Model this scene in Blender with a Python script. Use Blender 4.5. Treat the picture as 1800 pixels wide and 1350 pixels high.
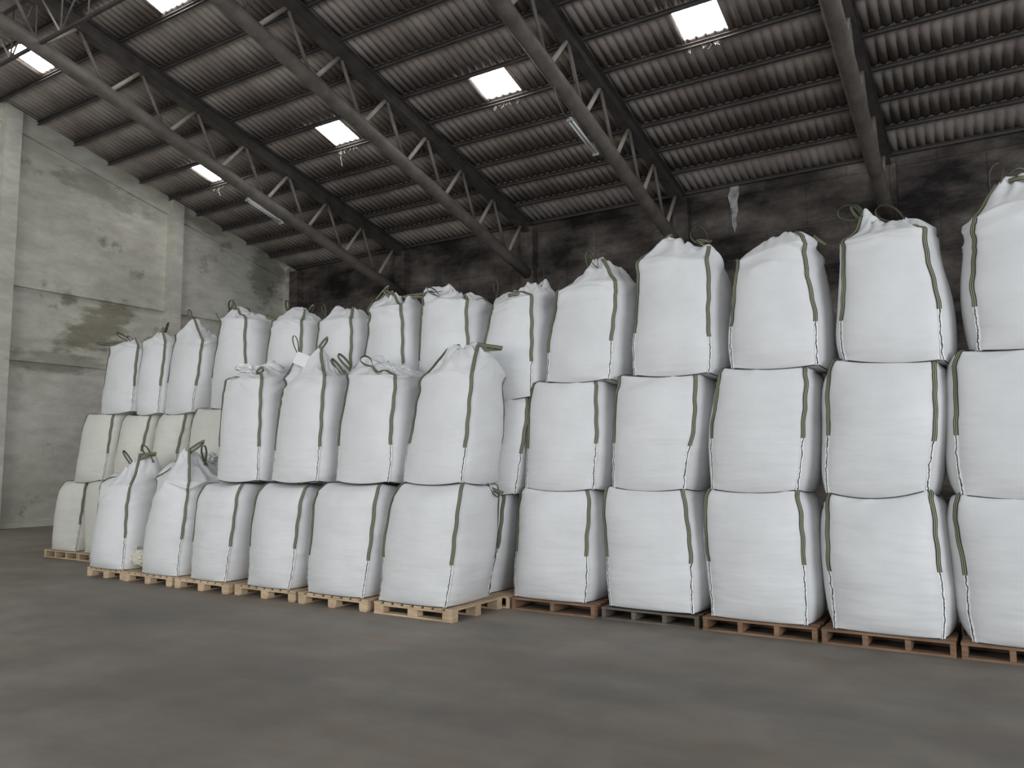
import bpy, math, random
import numpy as np
from mathutils import Matrix, Vector
C = bpy.context.scene
COL = C.collection
for o in list(bpy.data.objects): bpy.data.objects.remove(o)

# ------------------------------------------------------------------ camera
EYE = np.array([0, 0, 1.65]); YAW, PITCH, ROLL, FPX = .5594, .0980, -.0059, 1380.7
_f = np.array([-math.sin(YAW)*math.cos(PITCH), math.cos(YAW)*math.cos(PITCH), math.sin(PITCH)])
_r = np.array([math.cos(YAW), math.sin(YAW), 0]); _u = np.cross(_r, _f)
_c, _s = math.cos(ROLL), math.sin(ROLL)
RT, UP = _r*_c+_u*_s, -_r*_s+_u*_c
cam = bpy.data.objects.new('camera', bpy.data.cameras.new('camera')); COL.objects.link(cam)
cam.data.sensor_width = 36; cam.data.lens = FPX/1800*36; cam.data.clip_end = 200
cam.matrix_world = Matrix(((RT[0], UP[0], -_f[0], EYE[0]), (RT[1], UP[1], -_f[1], EYE[1]), (RT[2], UP[2], -_f[2], EYE[2]), (0, 0, 0, 1)))
C.camera = cam
# ------------------------------------------------------------------ light
C.view_settings.view_transform = 'Standard'; C.view_settings.look = 'None'
C.view_settings.gamma = 1; C.view_settings.use_curve_mapping = False
C.view_settings.exposure = 0.0
wd = bpy.data.worlds.new('daylight'); C.world = wd; wd.use_nodes = True
bg = wd.node_tree.nodes['Background']; bg.inputs[0].default_value = (.86, .93, 1, 1); bg.inputs[1].default_value = .90
def area(name, loc, target, sx, sy, power, col):
    l = bpy.data.lights.new(name, 'AREA'); l.shape = 'RECTANGLE'; l.size = sx; l.size_y = sy; l.energy = power; l.color = col
    o = bpy.data.objects.new(name, l); COL.objects.link(o); o.location = loc
    o.rotation_euler = (Vector(target)-Vector(loc)).to_track_quat('-Z', 'Y').to_euler(); return o
area('side_door_daylight', (13.5, -2.5, 3.2), (-9, 8, 2.6), 9, 5.5, 1750, (.93, .965, 1))
area('front_left_fill', (-7, -8, 3.4), (-19, 11, 4.2), 7, 5, 620, (1, .985, .95))  # added fill lamp, brightens the left wall and the left bags

# ------------------------------------------------------------------ helpers
def at(u, v, y):
    d = _f + RT*(u-900)/FPX - UP*(v-675)/FPX
    return EYE + d*(y/d[1])
def tag(o, label=None, cat=None, group=None, kind=None):
    if label: o['label'] = label
    if cat: o['category'] = cat
    if group: o['group'] = group
    if kind: o['kind'] = kind
    return o
def empty(name, loc, label, cat, group=None):
    o = bpy.data.objects.new(name, None); COL.objects.link(o); o.location = loc; o.empty_display_size = .1
    return tag(o, label, cat, group)
def link(name, verts, faces, m, parent=None, smooth=False, uv=None):
    me = bpy.data.meshes.new(name)
    me.from_pydata([tuple(map(float, v)) for v in verts], [], [tuple(map(int, f)) for f in faces])
    if smooth: me.polygons.foreach_set('use_smooth', [True]*len(me.polygons))
    if uv is not None:
        lay = me.uv_layers.new(name='UVMap'); idx = np.zeros(len(me.loops), int); me.loops.foreach_get('vertex_index', idx)
        lay.data.foreach_set('uv', np.asarray(uv, float)[idx].ravel())
    for x in (m if isinstance(m, (list, tuple)) else [m]): me.materials.append(x)
    o = bpy.data.objects.new(name, me); COL.objects.link(o)
    if parent: o.parent = parent; o.matrix_parent_inverse = Matrix.Translation(-Vector(parent.location))
    me.update(); return o
class MB:
    def __init__(s): s.v = []; s.f = []
    def box(s, a, b, bev=.0):
        x0, y0, z0 = a; x1, y1, z1 = b; n = len(s.v)
        s.v += [(x0,y0,z0),(x1,y0,z0),(x1,y1,z0),(x0,y1,z0),(x0,y0,z1),(x1,y0,z1),(x1,y1,z1),(x0,y1,z1)]
        s.f += [tuple(n+i for i in q) for q in ((0,3,2,1),(4,5,6,7),(0,1,5,4),(1,2,6,5),(2,3,7,6),(3,0,4,7))]; return s
    def prism(s, a, b, prof, up=(0, 0, 1)):
        """extrude a closed 2-D profile (side, up) from a to b"""
        a = np.array(a, float); b = np.array(b, float); t = (b-a)/np.linalg.norm(b-a)
        r = np.cross(t, up); r /= np.linalg.norm(r); w = np.cross(r, t); n = len(s.v); k = len(prof)
        for e in (a, b):
            for p, q in prof: s.v.append(tuple(e+r*p+w*q))
        s.f += [(n+i, n+(i+1) % k, n+k+(i+1) % k, n+k+i) for i in range(k)]
        s.f += [tuple(range(n+k-1, n-1, -1)), tuple(range(n+k, n+2*k))]; return s
    def tube(s, pts, r, k=8, up=(0, 0, 1)):
        P = [np.array(p, float) for p in pts]; n = len(s.v); m = len(P)
        for i, p in enumerate(P):
            t = P[min(i+1, m-1)]-P[max(i-1, 0)]; t /= np.linalg.norm(t)+1e-9
            u = np.array(up, float)
            if abs(t@u) > .95: u = np.array([1., 0, 0])
            a = np.cross(t, u); a /= np.linalg.norm(a); b = np.cross(a, t)
            for j in range(k):
                q = 2*math.pi*j/k; s.v.append(tuple(p+(a*math.cos(q)+b*math.sin(q))*r))
        for i in range(m-1):
            for j in range(k): s.f.append((n+i*k+j, n+i*k+(j+1) % k, n+(i+1)*k+(j+1) % k, n+(i+1)*k+j))
        s.f += [tuple(range(n+k-1, n-1, -1)), tuple(range(n+(m-1)*k, n+m*k))]; return s
    def build(s, name, m, parent=None, smooth=False): return link(name, s.v, s.f, m, parent, smooth)

def _h(ix, iy, iz, seed):
    n = (ix*374761393 + iy*668265263 + iz*2147483647 + seed*974711) & 0xffffffff
    n = ((n ^ (n >> 13))*1274126177) & 0xffffffff
    return ((n ^ (n >> 16)) & 0xffff)/32767.5-1
def noise(x, y, z, seed=0):
    x, y, z = np.broadcast_arrays(np.asarray(x, float), np.asarray(y, float), np.asarray(z, float))
    ix, iy, iz = [np.floor(q).astype(np.int64) for q in (x, y, z)]
    f = [x-ix, y-iy, z-iz]; f = [q*q*q*(q*(q*6-15)+10) for q in f]; r = 0
    for a in (0, 1):
        for b in (0, 1):
            for c in (0, 1):
                w = (f[0] if a else 1-f[0])*(f[1] if b else 1-f[1])*(f[2] if c else 1-f[2])
                r = r + w*_h(ix+a, iy+b, iz+c, seed)
    return r
def ridge(x, y, z, seed=0): return 1-2*np.abs(noise(x, y, z, seed))

# ------------------------------------------------------------------ materials
def mat(name, col, rough=.8, spec=.3):
    m = bpy.data.materials.new(name); m.use_nodes = True; b = m.node_tree.nodes['Principled BSDF']
    b.inputs['Base Color'].default_value = (*col, 1); b.inputs['Roughness'].default_value = rough
    b.inputs['Specular IOR Level'].default_value = spec; return m
def N(m, t, **k):
    n = m.node_tree.nodes.new(t)
    for a, v in k.items():
        if a in n.inputs: n.inputs[a].default_value = v
        else: setattr(n, a, v)
    return n
def L(m, a, b): m.node_tree.links.new(a, b)
def noisetex(m, scale, detail=4, rough=.55, stretch=(1, 1, 1), space='Object'):
    tc = N(m, 'ShaderNodeTexCoord'); mp = N(m, 'ShaderNodeMapping'); mp.inputs['Scale'].default_value = stretch
    if space == 'World': g = N(m, 'ShaderNodeNewGeometry'); L(m, g.outputs['Position'], mp.inputs[0])
    else: L(m, tc.outputs[space], mp.inputs[0])
    n = N(m, 'ShaderNodeTexNoise'); n.inputs['Scale'].default_value = scale; n.inputs['Detail'].default_value = detail; n.inputs['Roughness'].default_value = rough
    L(m, mp.outputs[0], n.inputs['Vector']); return n
def ramp(m, src, stops):
    r = N(m, 'ShaderNodeValToRGB'); e = r.color_ramp.elements
    while len(e) < len(stops): e.new(.5)
    for q, (p, c) in zip(e, stops): q.position = p; q.color = (*c, 1) if len(c) == 3 else c
    L(m, src, r.inputs[0]); return r
def mix(m, fac, a, b, mode='MIX'):
    n = N(m, 'ShaderNodeMix'); n.data_type = 'RGBA'; n.blend_type = mode
    for s, v in ((0, fac), (6, a), (7, b)):
        if hasattr(v, 'links') or hasattr(v, 'is_linked'): L(m, v, n.inputs[s])
        else: n.inputs[s].default_value = v if s == 0 else (*v, 1)
    return n.outputs[2]
def bump(m, h, strength, dist=.01, prev=None):
    b = N(m, 'ShaderNodeBump'); b.inputs['Strength'].default_value = strength; b.inputs['Distance'].default_value = dist
    L(m, h, b.inputs['Height'])
    if prev: L(m, prev, b.inputs['Normal'])
    return b.outputs[0]
def bsdf(m): return m.node_tree.nodes['Principled BSDF']

def fabric(name, col):
    m = mat(name, col, .52, .35)
    g = noisetex(m, 2.2, 5, .6); c = ramp(m, g.outputs[0], [(.3, [q*.93 for q in col]), (.7, [min(1, q*1.04) for q in col])])
    L(m, c.outputs[0], bsdf(m).inputs['Base Color'])
    a = noisetex(m, 1.7, 2, .5, (1, 1, 4.5)); b = noisetex(m, 11, 3, .5, (1, 1, 1.6))
    n = bump(m, a.outputs[0], .42, .04); n = bump(m, b.outputs[0], .08, .008, n)
    L(m, n, bsdf(m).inputs['Normal']); return m
WHITE = fabric('woven_white_polypropylene', (.70, .70, .70))
CREAM = fabric('woven_cream_polypropylene', (.66, .65, .585))
LINER = mat('thin_white_liner', (.84, .84, .82), .35, .5)
_n = noisetex(LINER, 9, 4, .6); L(LINER, bump(LINER, _n.outputs[0], .8, .03), bsdf(LINER).inputs['Normal'])
PAPER = mat('document_paper', (.86, .86, .86), .4, .4)
SPILL = mat('torn_fabric_and_powder', (.78, .74, .60), .8); _n = noisetex(SPILL, 25, 5, .7)
L(SPILL, bump(SPILL, _n.outputs[0], .9, .03), bsdf(SPILL).inputs['Normal'])
CORD = mat('black_seam_cord', (.035, .037, .04), .8)
def stripes():
    m = mat('olive_striped_webbing', (.3, .3, .1), .6)
    uv = N(m, 'ShaderNodeUVMap'); sp = N(m, 'ShaderNodeSeparateXYZ'); L(m, uv.outputs[0], sp.inputs[0])
    D, O, W = (.028, .03, .027), (.13, .135, .065), (.36, .365, .25)
    r = ramp(m, sp.outputs[0], [(0, D), (.17, O), (.26, W), (.37, O), (.44, D), (.57, O), (.65, W), (.75, O), (.84, D)])
    r.color_ramp.interpolation = 'CONSTANT'; L(m, r.outputs[0], bsdf(m).inputs['Base Color'])
    w = noisetex(m, 220, 2); L(m, bump(m, w.outputs[0], .3, .002), bsdf(m).inputs['Normal']); return m
STRAP = stripes()
def seam_mat():
    m = mat('crimped_corner_stitching', (.6, .6, .6), .7)
    uv = N(m, 'ShaderNodeUVMap'); sp = N(m, 'ShaderNodeSeparateXYZ'); L(m, uv.outputs[0], sp.inputs[0])
    n = noisetex(m, 16, 3, .6, (1, 1, 1.0)); a = N(m, 'ShaderNodeMath', operation='MULTIPLY_ADD')
    L(m, n.outputs[0], a.inputs[0]); a.inputs[1].default_value = 1.1; L(m, sp.outputs[0], a.inputs[2])
    r = ramp(m, a.outputs[0], [(0, (.78, .78, .77)), (.90/2, (.78, .78, .77)), (.96/2, (.04, .04, .045)), (1.22/2, (.04, .04, .045)), (1.28/2, (.8, .8, .79))])
    h = N(m, 'ShaderNodeMath', operation='MULTIPLY'); L(m, a.outputs[0], h.inputs[0]); h.inputs[1].default_value = .5
    m.node_tree.links.remove(r.inputs[0].links[0]); L(m, h.outputs[0], r.inputs[0])
    L(m, r.outputs[0], bsdf(m).inputs['Base Color']); return m
SEAM = seam_mat()

def wood(name, a, b):
    m = mat(name, a, .85, .2); n = noisetex(m, 6, 6, .6, (1, 1, 6), 'World'); k = noisetex(m, 1.7, 3, .5, (1, 1, 1), 'World')
    c = ramp(m, n.outputs[0], [(.3, a), (.7, b)]); d = ramp(m, k.outputs[0], [(.35, (.72, .7, .68)), (.65, (1.0, 1.0, 1.0))])
    L(m, mix(m, 1.0, c.outputs[0], d.outputs[0], 'MULTIPLY'), bsdf(m).inputs['Base Color'])
    L(m, bump(m, n.outputs[0], .4, .004), bsdf(m).inputs['Normal']); return m
PINE = wood('pale_pine', (.50, .36, .22), (.68, .53, .37)); ORANGE = wood('orange_pressed_wood', (.40, .19, .09), (.52, .28, .15))
BROWN = wood('aged_brown_wood', (.20, .12, .075), (.32, .20, .13)); GREYW = wood('weathered_grey_wood', (.10, .085, .07), (.20, .165, .135))

def concrete_wall():
    m = mat('stained_grey_concrete', (.3, .3, .28), .92, .2)
    a = noisetex(m, .35, 6, .6, (1, 1, 1.4), 'World'); b = noisetex(m, 1.6, 6, .65, (1, .8, 2.2), 'World'); c = noisetex(m, .55, 5, .7, (1, 1, 1.2), 'World')
    c0 = ramp(m, a.outputs[0], [(.33, (.52, .51, .44)), (.5, (.64, .63, .56)), (.68, (.74, .73, .67))])
    c1 = ramp(m, b.outputs[0], [(.35, (.80, .80, .80)), (.65, (1.05, 1.05, 1.03))])
    c2 = ramp(m, c.outputs[0], [(.60, (1, 1, 1)), (.68, (.55, .54, .50))])
    x = mix(m, 1.0, c0.outputs[0], c1.outputs[0], 'MULTIPLY'); x = mix(m, 1.0, x, c2.outputs[0], 'MULTIPLY')
    for (cy, cz, sy, sz, sh, dark) in ((12.6, 5.55, 1.25, .75, .9, (.50, .48, .43)), (12.6, 9.5, 1.7, .42, -.35, (.66, .66, .64)), (18.6, 8.3, .9, 1.2, 0, (.55, .55, .53)), (11.6, 4.45, 1.6, .35, 0, (.62, .61, .57)), (16.0, 9.35, .9, .25, -.3, (.6, .6, .57))):
        g = N(m, 'ShaderNodeNewGeometry'); sp = N(m, 'ShaderNodeSeparateXYZ'); L(m, g.outputs['Position'], sp.inputs[0])
        def M(op, p, q):
            k = N(m, 'ShaderNodeMath', operation=op)
            for i, vv in enumerate((p, q)):
                if hasattr(vv, 'is_linked'): L(m, vv, k.inputs[i])
                else: k.inputs[i].default_value = vv
            return k.outputs[0]
        dy = M('SUBTRACT', sp.outputs[1], cy); dz = M('SUBTRACT', M('SUBTRACT', sp.outputs[2], cz), M('MULTIPLY', dy, sh*.5))
        dd = M('ADD', M('POWER', M('ABSOLUTE', M('DIVIDE', dy, sy), 0), 2.0), M('POWER', M('ABSOLUTE', M('DIVIDE', dz, sz), 0), 2.0))
        dd = M('ADD', dd, M('MULTIPLY', M('SUBTRACT', b.outputs[0], .5), 3.2))
        r = ramp(m, dd, [(.35, tuple(min(1, q*1.12) for q in dark)), (1.0, (1, 1, 1))]); x = mix(m, 1.0, x, r.outputs[0], 'MULTIPLY')
    L(m, x, bsdf(m).inputs['Base Color']); n = noisetex(m, 9, 5, .6, (1, 1, 1), 'World')
    L(m, bump(m, n.outputs[0], .3, .02), bsdf(m).inputs['Normal']); return m
WALL = concrete_wall()
def dark_wall():
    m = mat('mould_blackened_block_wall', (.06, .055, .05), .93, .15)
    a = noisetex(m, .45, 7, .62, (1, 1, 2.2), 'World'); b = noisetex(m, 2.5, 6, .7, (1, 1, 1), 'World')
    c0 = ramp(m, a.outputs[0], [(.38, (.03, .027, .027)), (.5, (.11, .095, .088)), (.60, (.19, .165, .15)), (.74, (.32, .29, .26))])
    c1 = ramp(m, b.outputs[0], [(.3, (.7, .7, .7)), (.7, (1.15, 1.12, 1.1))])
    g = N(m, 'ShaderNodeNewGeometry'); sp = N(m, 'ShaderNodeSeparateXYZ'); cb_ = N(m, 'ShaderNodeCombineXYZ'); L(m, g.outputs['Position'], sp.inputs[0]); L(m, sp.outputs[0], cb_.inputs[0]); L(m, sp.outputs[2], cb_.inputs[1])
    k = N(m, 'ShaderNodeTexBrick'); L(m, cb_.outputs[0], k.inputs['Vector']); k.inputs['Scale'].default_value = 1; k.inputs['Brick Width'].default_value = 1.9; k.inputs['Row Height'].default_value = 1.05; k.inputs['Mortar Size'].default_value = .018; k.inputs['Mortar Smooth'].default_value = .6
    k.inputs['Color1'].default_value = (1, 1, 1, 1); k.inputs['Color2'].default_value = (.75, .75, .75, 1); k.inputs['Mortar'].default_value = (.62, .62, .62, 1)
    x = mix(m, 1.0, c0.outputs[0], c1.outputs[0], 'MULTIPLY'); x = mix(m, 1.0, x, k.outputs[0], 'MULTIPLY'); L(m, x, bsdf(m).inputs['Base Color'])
    L(m, bump(m, b.outputs[0], .5, .02), bsdf(m).inputs['Normal']); return m
DARKWALL = dark_wall()
def floor_mat():
    m = mat('worn_concrete_floor', (.1, .1, .09), .62, .35)
    a = noisetex(m, .22, 6, .6, (1, 1.8, 1), 'World'); b = noisetex(m, 1.3, 7, .65, (1, 1, 1), 'World'); k = noisetex(m, .5, 4, .6, (.6, 2.5, 1), 'World')
    c0 = ramp(m, a.outputs[0], [(.32, (.16, .143, .124)), (.5, (.235, .213, .185)), (.68, (.30, .275, .245))])
    c1 = ramp(m, b.outputs[0], [(.3, (.70, .69, .68)), (.7, (1.14, 1.14, 1.14))])
    c2 = ramp(m, k.outputs[0], [(.35, (1.0, .93, .86)), (.55, (1, 1, 1)), (.72, (1.1, 1.1, 1.1))])
    x = mix(m, 1.0, c0.outputs[0], c1.outputs[0], 'MULTIPLY'); x = mix(m, 1.0, x, c2.outputs[0], 'MULTIPLY')
    L(m, x, bsdf(m).inputs['Base Color'])
    r = ramp(m, b.outputs[0], [(.3, (.5, .5, .5)), (.7, (.75, .75, .75))]); L(m, r.outputs[0], bsdf(m).inputs['Roughness'])
    L(m, bump(m, b.outputs[0], .15, .01), bsdf(m).inputs['Normal']); return m
FLOOR = floor_mat()
def sheet_mat():
    m = mat('old_fibre_cement_sheet', (.1, .09, .08), .9, .2)
    a = noisetex(m, .5, 5, .6, (1, 1, 1), 'World'); b = noisetex(m, 1.2, 5, .6, (2, 1, 1), 'World')
    c0 = ramp(m, a.outputs[0], [(.35, (.38, .335, .315)), (.65, (.54, .485, .45))]); c1 = ramp(m, b.outputs[0], [(.3, (.75, .75, .75)), (.7, (1.1, 1.1, 1.1))])
    L(m, mix(m, 1.0, c0.outputs[0], c1.outputs[0], 'MULTIPLY'), bsdf(m).inputs['Base Color']); return m
SHEET = sheet_mat()
def steel(name, a, b, rough=.6):
    m = mat(name, a, rough, .4); n = noisetex(m, 2.5, 6, .65, (1, 1, 1), 'World'); c = ramp(m, n.outputs[0], [(.35, a), (.65, b)])
    L(m, c.outputs[0], bsdf(m).inputs['Base Color']); return m
DARKSTEEL = steel('dark_painted_steel', (.06, .052, .05), (.10, .088, .082))
PIPE = steel('dusty_steel_pipe', (.12, .105, .094), (.20, .18, .16)); BRACE = steel('lit_steel_brace', (.34, .30, .265), (.48, .43, .38))  # brace paler than pipe: lit and shaded truss diagonals painted by colour
GALV = mat('white_fixture_metal', (.5, .5, .5), .4, .5); TUBE = mat('unlit_fluorescent_glass', (.82, .84, .86), .15, .6); WIRE = mat('grey_cable', (.2, .18, .16), .7)
def emis(name, col, s):
    m = mat(name, col); bsdf(m).inputs['Emission Color'].default_value = (*col, 1); bsdf(m).inputs['Emission Strength'].default_value = s; return m
SKY = emis('translucent_skylight_sheet', (1, .98, .96), 16.0)
WEB = mat('dusty_cobweb', (.6, .58, .55), .9)

# ------------------------------------------------------------------ setting
XL, XR, YB, HE, SL, YF = -21.88, 15.0, 19.70, 8.795, .242, -9.0
def roof(y): return HE+(YB-y)*SL
o = MB().box((XL-.6, -32, -.25), (XR+6, YB+.4, 0)).build('floor', FLOOR); tag(o, kind='structure')
# left wall: stepped precast panels, each upper one standing proud of the one below
def left_panel(mb, x, za, zb, y0=YF, y1=YB, slope=None):
    x0 = XL-.35; n = len(mb.v)
    ztop = lambda y: (roof(y)-.02 if zb is None else zb); zbot = lambda y: (roof(y)-slope if slope else za)
    mb.v += [(x0, y0, zbot(y0)), (x, y0, zbot(y0)), (x, y1, zbot(y1)), (x0, y1, zbot(y1)), (x0, y0, ztop(y0)), (x, y0, ztop(y0)), (x, y1, ztop(y1)), (x0, y1, ztop(y1))]
    mb.f += [tuple(n+i for i in q) for q in ((0,3,2,1),(4,5,6,7),(0,1,5,4),(1,2,6,5),(2,3,7,6),(3,0,4,7))]
mb = MB(); left_panel(mb, XL-.14, 0, 4.37); left_panel(mb, XL-.03, 4.37, 5.0); left_panel(mb, XL-.10, 5.0, 6.34); left_panel(mb, XL, 6.34, None)
left_panel(mb, XL+.08, 0, None, slope=.62)
tag(mb.build('wall_left', WALL), kind='structure')
tag(MB().box((XL-.15, YF, 0), (XL+.02, YB, .14)).build('baseboard_left', WALL), kind='structure')
for i, y in enumerate((-.3, 4.8, 9.93, 14.83, 19.55)):
    mb = MB(); n = 0; a, b = y-.2, y+.2
    mb.v += [(XL-.2, a, 0), (XL+.28, a, 0), (XL+.28, b, 0), (XL-.2, b, 0), (XL-.2, a, roof(a)-.16), (XL+.28, a, roof(a)-.16), (XL+.28, b, roof(b)-.16), (XL-.2, b, roof(b)-.16)]
    mb.f += [(0,3,2,1),(4,5,6,7),(0,1,5,4),(1,2,6,5),(2,3,7,6),(3,0,4,7)]
    tag(mb.build('trim_%d' % (i+1), WALL), kind='structure')
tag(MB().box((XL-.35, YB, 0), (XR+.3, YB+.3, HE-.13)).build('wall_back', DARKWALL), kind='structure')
tag(MB().box((XR, YF, 0), (XR+.3, YB+.3, HE-.1)).build('wall_right', WALL), kind='structure')
TX = (-16.45, -11.6, -6.9, -1.97, 2.95, 7.85, 12.7)
for i, x in enumerate((-21.4,)+TX):
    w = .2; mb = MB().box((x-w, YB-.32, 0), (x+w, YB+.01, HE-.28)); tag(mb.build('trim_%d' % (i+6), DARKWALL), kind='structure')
# white plaster run down the back wall under the eave
R_ = random.Random(4); pts = [at(1282, 322, 19.66), at(1298, 322, 19.66), at(1299, 338, 19.66), at(1296, 352, 19.66), at(1297, 372, 19.66), at(1294, 384, 19.66), at(1295, 397, 19.66), at(1291, 408, 19.66), at(1287, 396, 19.66), at(1286, 376, 19.66), at(1283, 360, 19.66), at(1279, 345, 19.66), at(1283, 335, 19.66)]
v = [(p[0], 19.66, p[2]) for p in pts]+[(p[0], 19.71, p[2]) for p in pts]; k = len(pts)
f = [tuple(range(k)), tuple(range(2*k-1, k-1, -1))]+[(i, i+k, (i+1) % k+k, (i+1) % k) for i in range(k)]
PLASTER = mat('white_plaster', (.42, .42, .42), .9); _n = noisetex(PLASTER, 5, 5); _c2 = ramp(PLASTER, _n.outputs[0], [(.35, (.18, .18, .18)), (.6, (.5, .5, .5))]); L(PLASTER, _c2.outputs[0], bsdf(PLASTER).inputs['Base Color'])
tag(link('plaster_run', v, f, PLASTER), 'white plaster streak running down the dark back wall below the eave', 'plaster')
# roof: corrugated sheets lapped at every purlin, skylights cut into them
SKYL = [(-19.55, -18.6, 8.72, 9.52), (-19.6, -18.65, 13.72, 14.53), (-14.55, -13.72, 13.72, 14.53), (-9.72, -8.8, 13.72, 14.52), (-4.98, -4.1, 13.72, 14.52), (-14.7, -13.75, 8.78, 9.52), (.1, 1.0, 13.72, 14.52)]
def strip_mesh(x0, x1, y0, y1, dy=.0):
    """underside of a corrugated sheet from y0 (high end) to y1 (low, lapped end)"""
    nx = max(4, int(round((x1-x0)/.021))); xs = np.linspace(x0, x1, nx+1); v = []; f = []
    for y, d in ((y0, .022), (y1, -.022)):
        for x in xs: v.append((x, y, roof(y)+d-.058*abs(math.sin(math.pi*x/.19))**.75))
    for y, d in ((y0, .022), (y1, -.022)):
        for x in xs: v.append((x, y, roof(y)+d+.010-.058*abs(math.sin(math.pi*x/.19))**.75))
    n = nx+1
    for i in range(nx): f += [(i, i+1, n+i+1, n+i), (2*n+i, 3*n+i, 3*n+i+1, 2*n+i+1), (n+i, n+i+1, 3*n+i+1, 3*n+i), (i, 2*n+i, 2*n+i+1, i+1)]
    return v, f
V, F = [], []
def addm(m):
    n = len(V); V.extend(m[0]); F.extend([tuple(n+i for i in q) for q in m[1]])
yy = YB+.45-1.0; rows = []; y1 = YB+.45
edges = [YB+.45]+[19.62-1.0*i-.02 for i in range(1, 24)]
for i in range(len(edges)-1):
    a, b = edges[i+1]-.06, edges[i]                         # a = high end, b = low end
    holes = [s for s in SKYL if a < (s[2]+s[3])/2 < b]; x = XL-.3
    for s in sorted(holes): addm(strip_mesh(x, s[0], a, b)); addm(strip_mesh(s[0], s[1], a, max(a+.01, s[2]))); addm(strip_mesh(s[0], s[1], min(b-.01, s[3]), b)); x = s[1]
    addm(strip_mesh(x, XR+.3, a, b))
tag(link('ceiling', V, F, SHEET, smooth=True), kind='structure')
for i, s in enumerate(SKYL):
    m = strip_mesh(s[0], s[1], s[2], s[3]); v = [(p[0], p[1], p[2]+.02) for p in m[0]]
    tag(link('window_%d' % (i+1), v, m[1], SKY), kind='structure')
ORD = 'first second third fourth fifth sixth seventh eighth ninth tenth eleventh twelfth thirteenth fourteenth fifteenth'.split()
PC = [(-.03, -.045), (.03, -.045), (.03, -.033), (-.018, -.033), (-.018, .033), (.03, .033), (.03, .045), (-.03, .045)]
for i in range(15):
    y = 19.60-i*1.0; z = roof(y)-.135
    mb = MB().prism((XL-.1, y, z), (XR, y, z), PC)
    tag(mb.build('purlin', DARKSTEEL), ('dark steel roof purlin along the back wall eave' if i == 0 else '%s dark steel roof purlin up from the back wall eave' % ORD[i]), 'purlin', 'roof purlins')

# ------------------------------------------------------------------ trusses
TL_ = ['leftmost roof truss with a dusty pipe chord, nearest the grey concrete wall', 'roof truss with a dusty pipe chord, second from the grey concrete wall',
       'middle roof truss with a tube light hanging close below its pipe chord', 'rightmost roof truss in view, ending above the tallest bag columns']
def bz(y): return 8.50-.27*(y-14.3)
for ti, x in enumerate(TX[:4]):
    t = empty('roof_truss', (x, 19.4, bz(19.4)), TL_[ti], 'roof truss', 'roof trusses')
    y0 = 5.5 if ti < 2 else 6.5
    MB().tube([(x, y, bz(y)) for y in np.linspace(19.45, y0, 12)], .155, 20).build('bottom_chord', PIPE, t, True)
    I = [(-.12, -.17), (.12, -.17), (.12, -.15), (.02, -.15), (.02, .15), (.12, .15), (.12, .17), (-.12, .17), (-.12, .15), (-.02, .15), (-.02, -.15), (-.12, -.15)]
    zt = lambda y: roof(y)-.165-.17
    MB().prism((x, 19.5, zt(19.5)), (x, y0, zt(y0)), I).build('top_chord', DARKSTEEL, t)
    for i in range(9):
        yb = 18.3-1.48*i; yt = yb+.78; yt0 = yb-.70
        if yb < y0+.3: break
        MB().tube([(x, yb+.05, bz(yb)+.08), (x, yt, zt(yt)-.1)], .048, 10).build('web_member', BRACE, t, True)  # lit diagonal, its light painted in as paler steel
        MB().tube([(x, yb-.05, bz(yb)+.08), (x, yt0, zt(yt0)-.1)], .040, 10).build('web_member', PIPE, t, True)  # shaded diagonal, painted in the darker steel
# bracing truss running along the building at the top left
ZB, YT = bz(7.9)+.0, 7.9
t = empty('bracing_truss', (-16.45, YT, ZB), 'lightweight bracing truss crossing between the two leftmost roof trusses', 'bracing truss')
LP = [(-.03, -.03), (.03, -.03), (.03, .03), (-.03, .03)]
MB().prism((-21.6, YT, ZB+.02), (-6.9, YT, ZB+.02), LP).build('bottom_chord', DARKSTEEL, t); zt2 = roof(YT)-.25
MB().prism((-21.6, YT, zt2), (-6.9, YT, zt2), LP).build('top_chord', DARKSTEEL, t)
for i in range(14):
    x = -20.45+i*.98
    MB().tube([(x, YT, ZB), (x, YT, zt2)], .018, 6).build('web_member', PIPE, t, True)
    if i % 2: MB().tube([(x, YT, ZB), (x-.95, YT, zt2)], .022, 6).build('web_member', BRACE, t, True); MB().tube([(x, YT, ZB), (x+.95, YT, zt2)], .018, 6).build('web_member', PIPE, t, True)

# ------------------------------------------------------------------ tube lights
def tube_light(a, b, xt, label, wires):
    a = np.array(a); b = np.array(b); t = empty('fluorescent_light', tuple(a), label, 'light', 'hanging tube lights')
    MB().prism(a, b, [(-.06, .0), (.06, 0), (.03, .05), (-.03, .05)]).build('housing', GALV, t)
    d = (b-a)/np.linalg.norm(b-a)
    for s in (-.04, .04): MB().tube([a+d*.04+np.array([s, 0, -.015]), b-d*.04+np.array([s, 0, -.015])], .014, 10).build('lamp_tube', TUBE, t, True)
    for e, k in ((a, 1), (b, -1)): MB().prism(e, e+d*k*.035, [(-.065, -.04), (.065, -.04), (.065, .01), (-.065, .01)]).build('lamp_holder', GALV, t)
    for e in (a+d*.1, b-d*.1): MB().tube([e+np.array([0, 0, .04]), (xt, e[1], bz(e[1]))], .004, 5).build('hanger_wire', WIRE, t)
    MB().tube(wires, .008, 6).build('cable', WIRE, t, True)
xx = -6.78
a, b = at(1001, 209, 12.95), at(1048, 271, 14.0)
def lightat(u0, v0, u1, v1, x):
    r = []
    for u, v in ((u0, v0), (u1, v1)):
        d = _f+RT*(u-900)/FPX-UP*(v-675)/FPX; r.append(EYE+d*(x/d[0]))
    return r
a, b = lightat(1001, 209, 1048, 271, -6.95)
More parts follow.
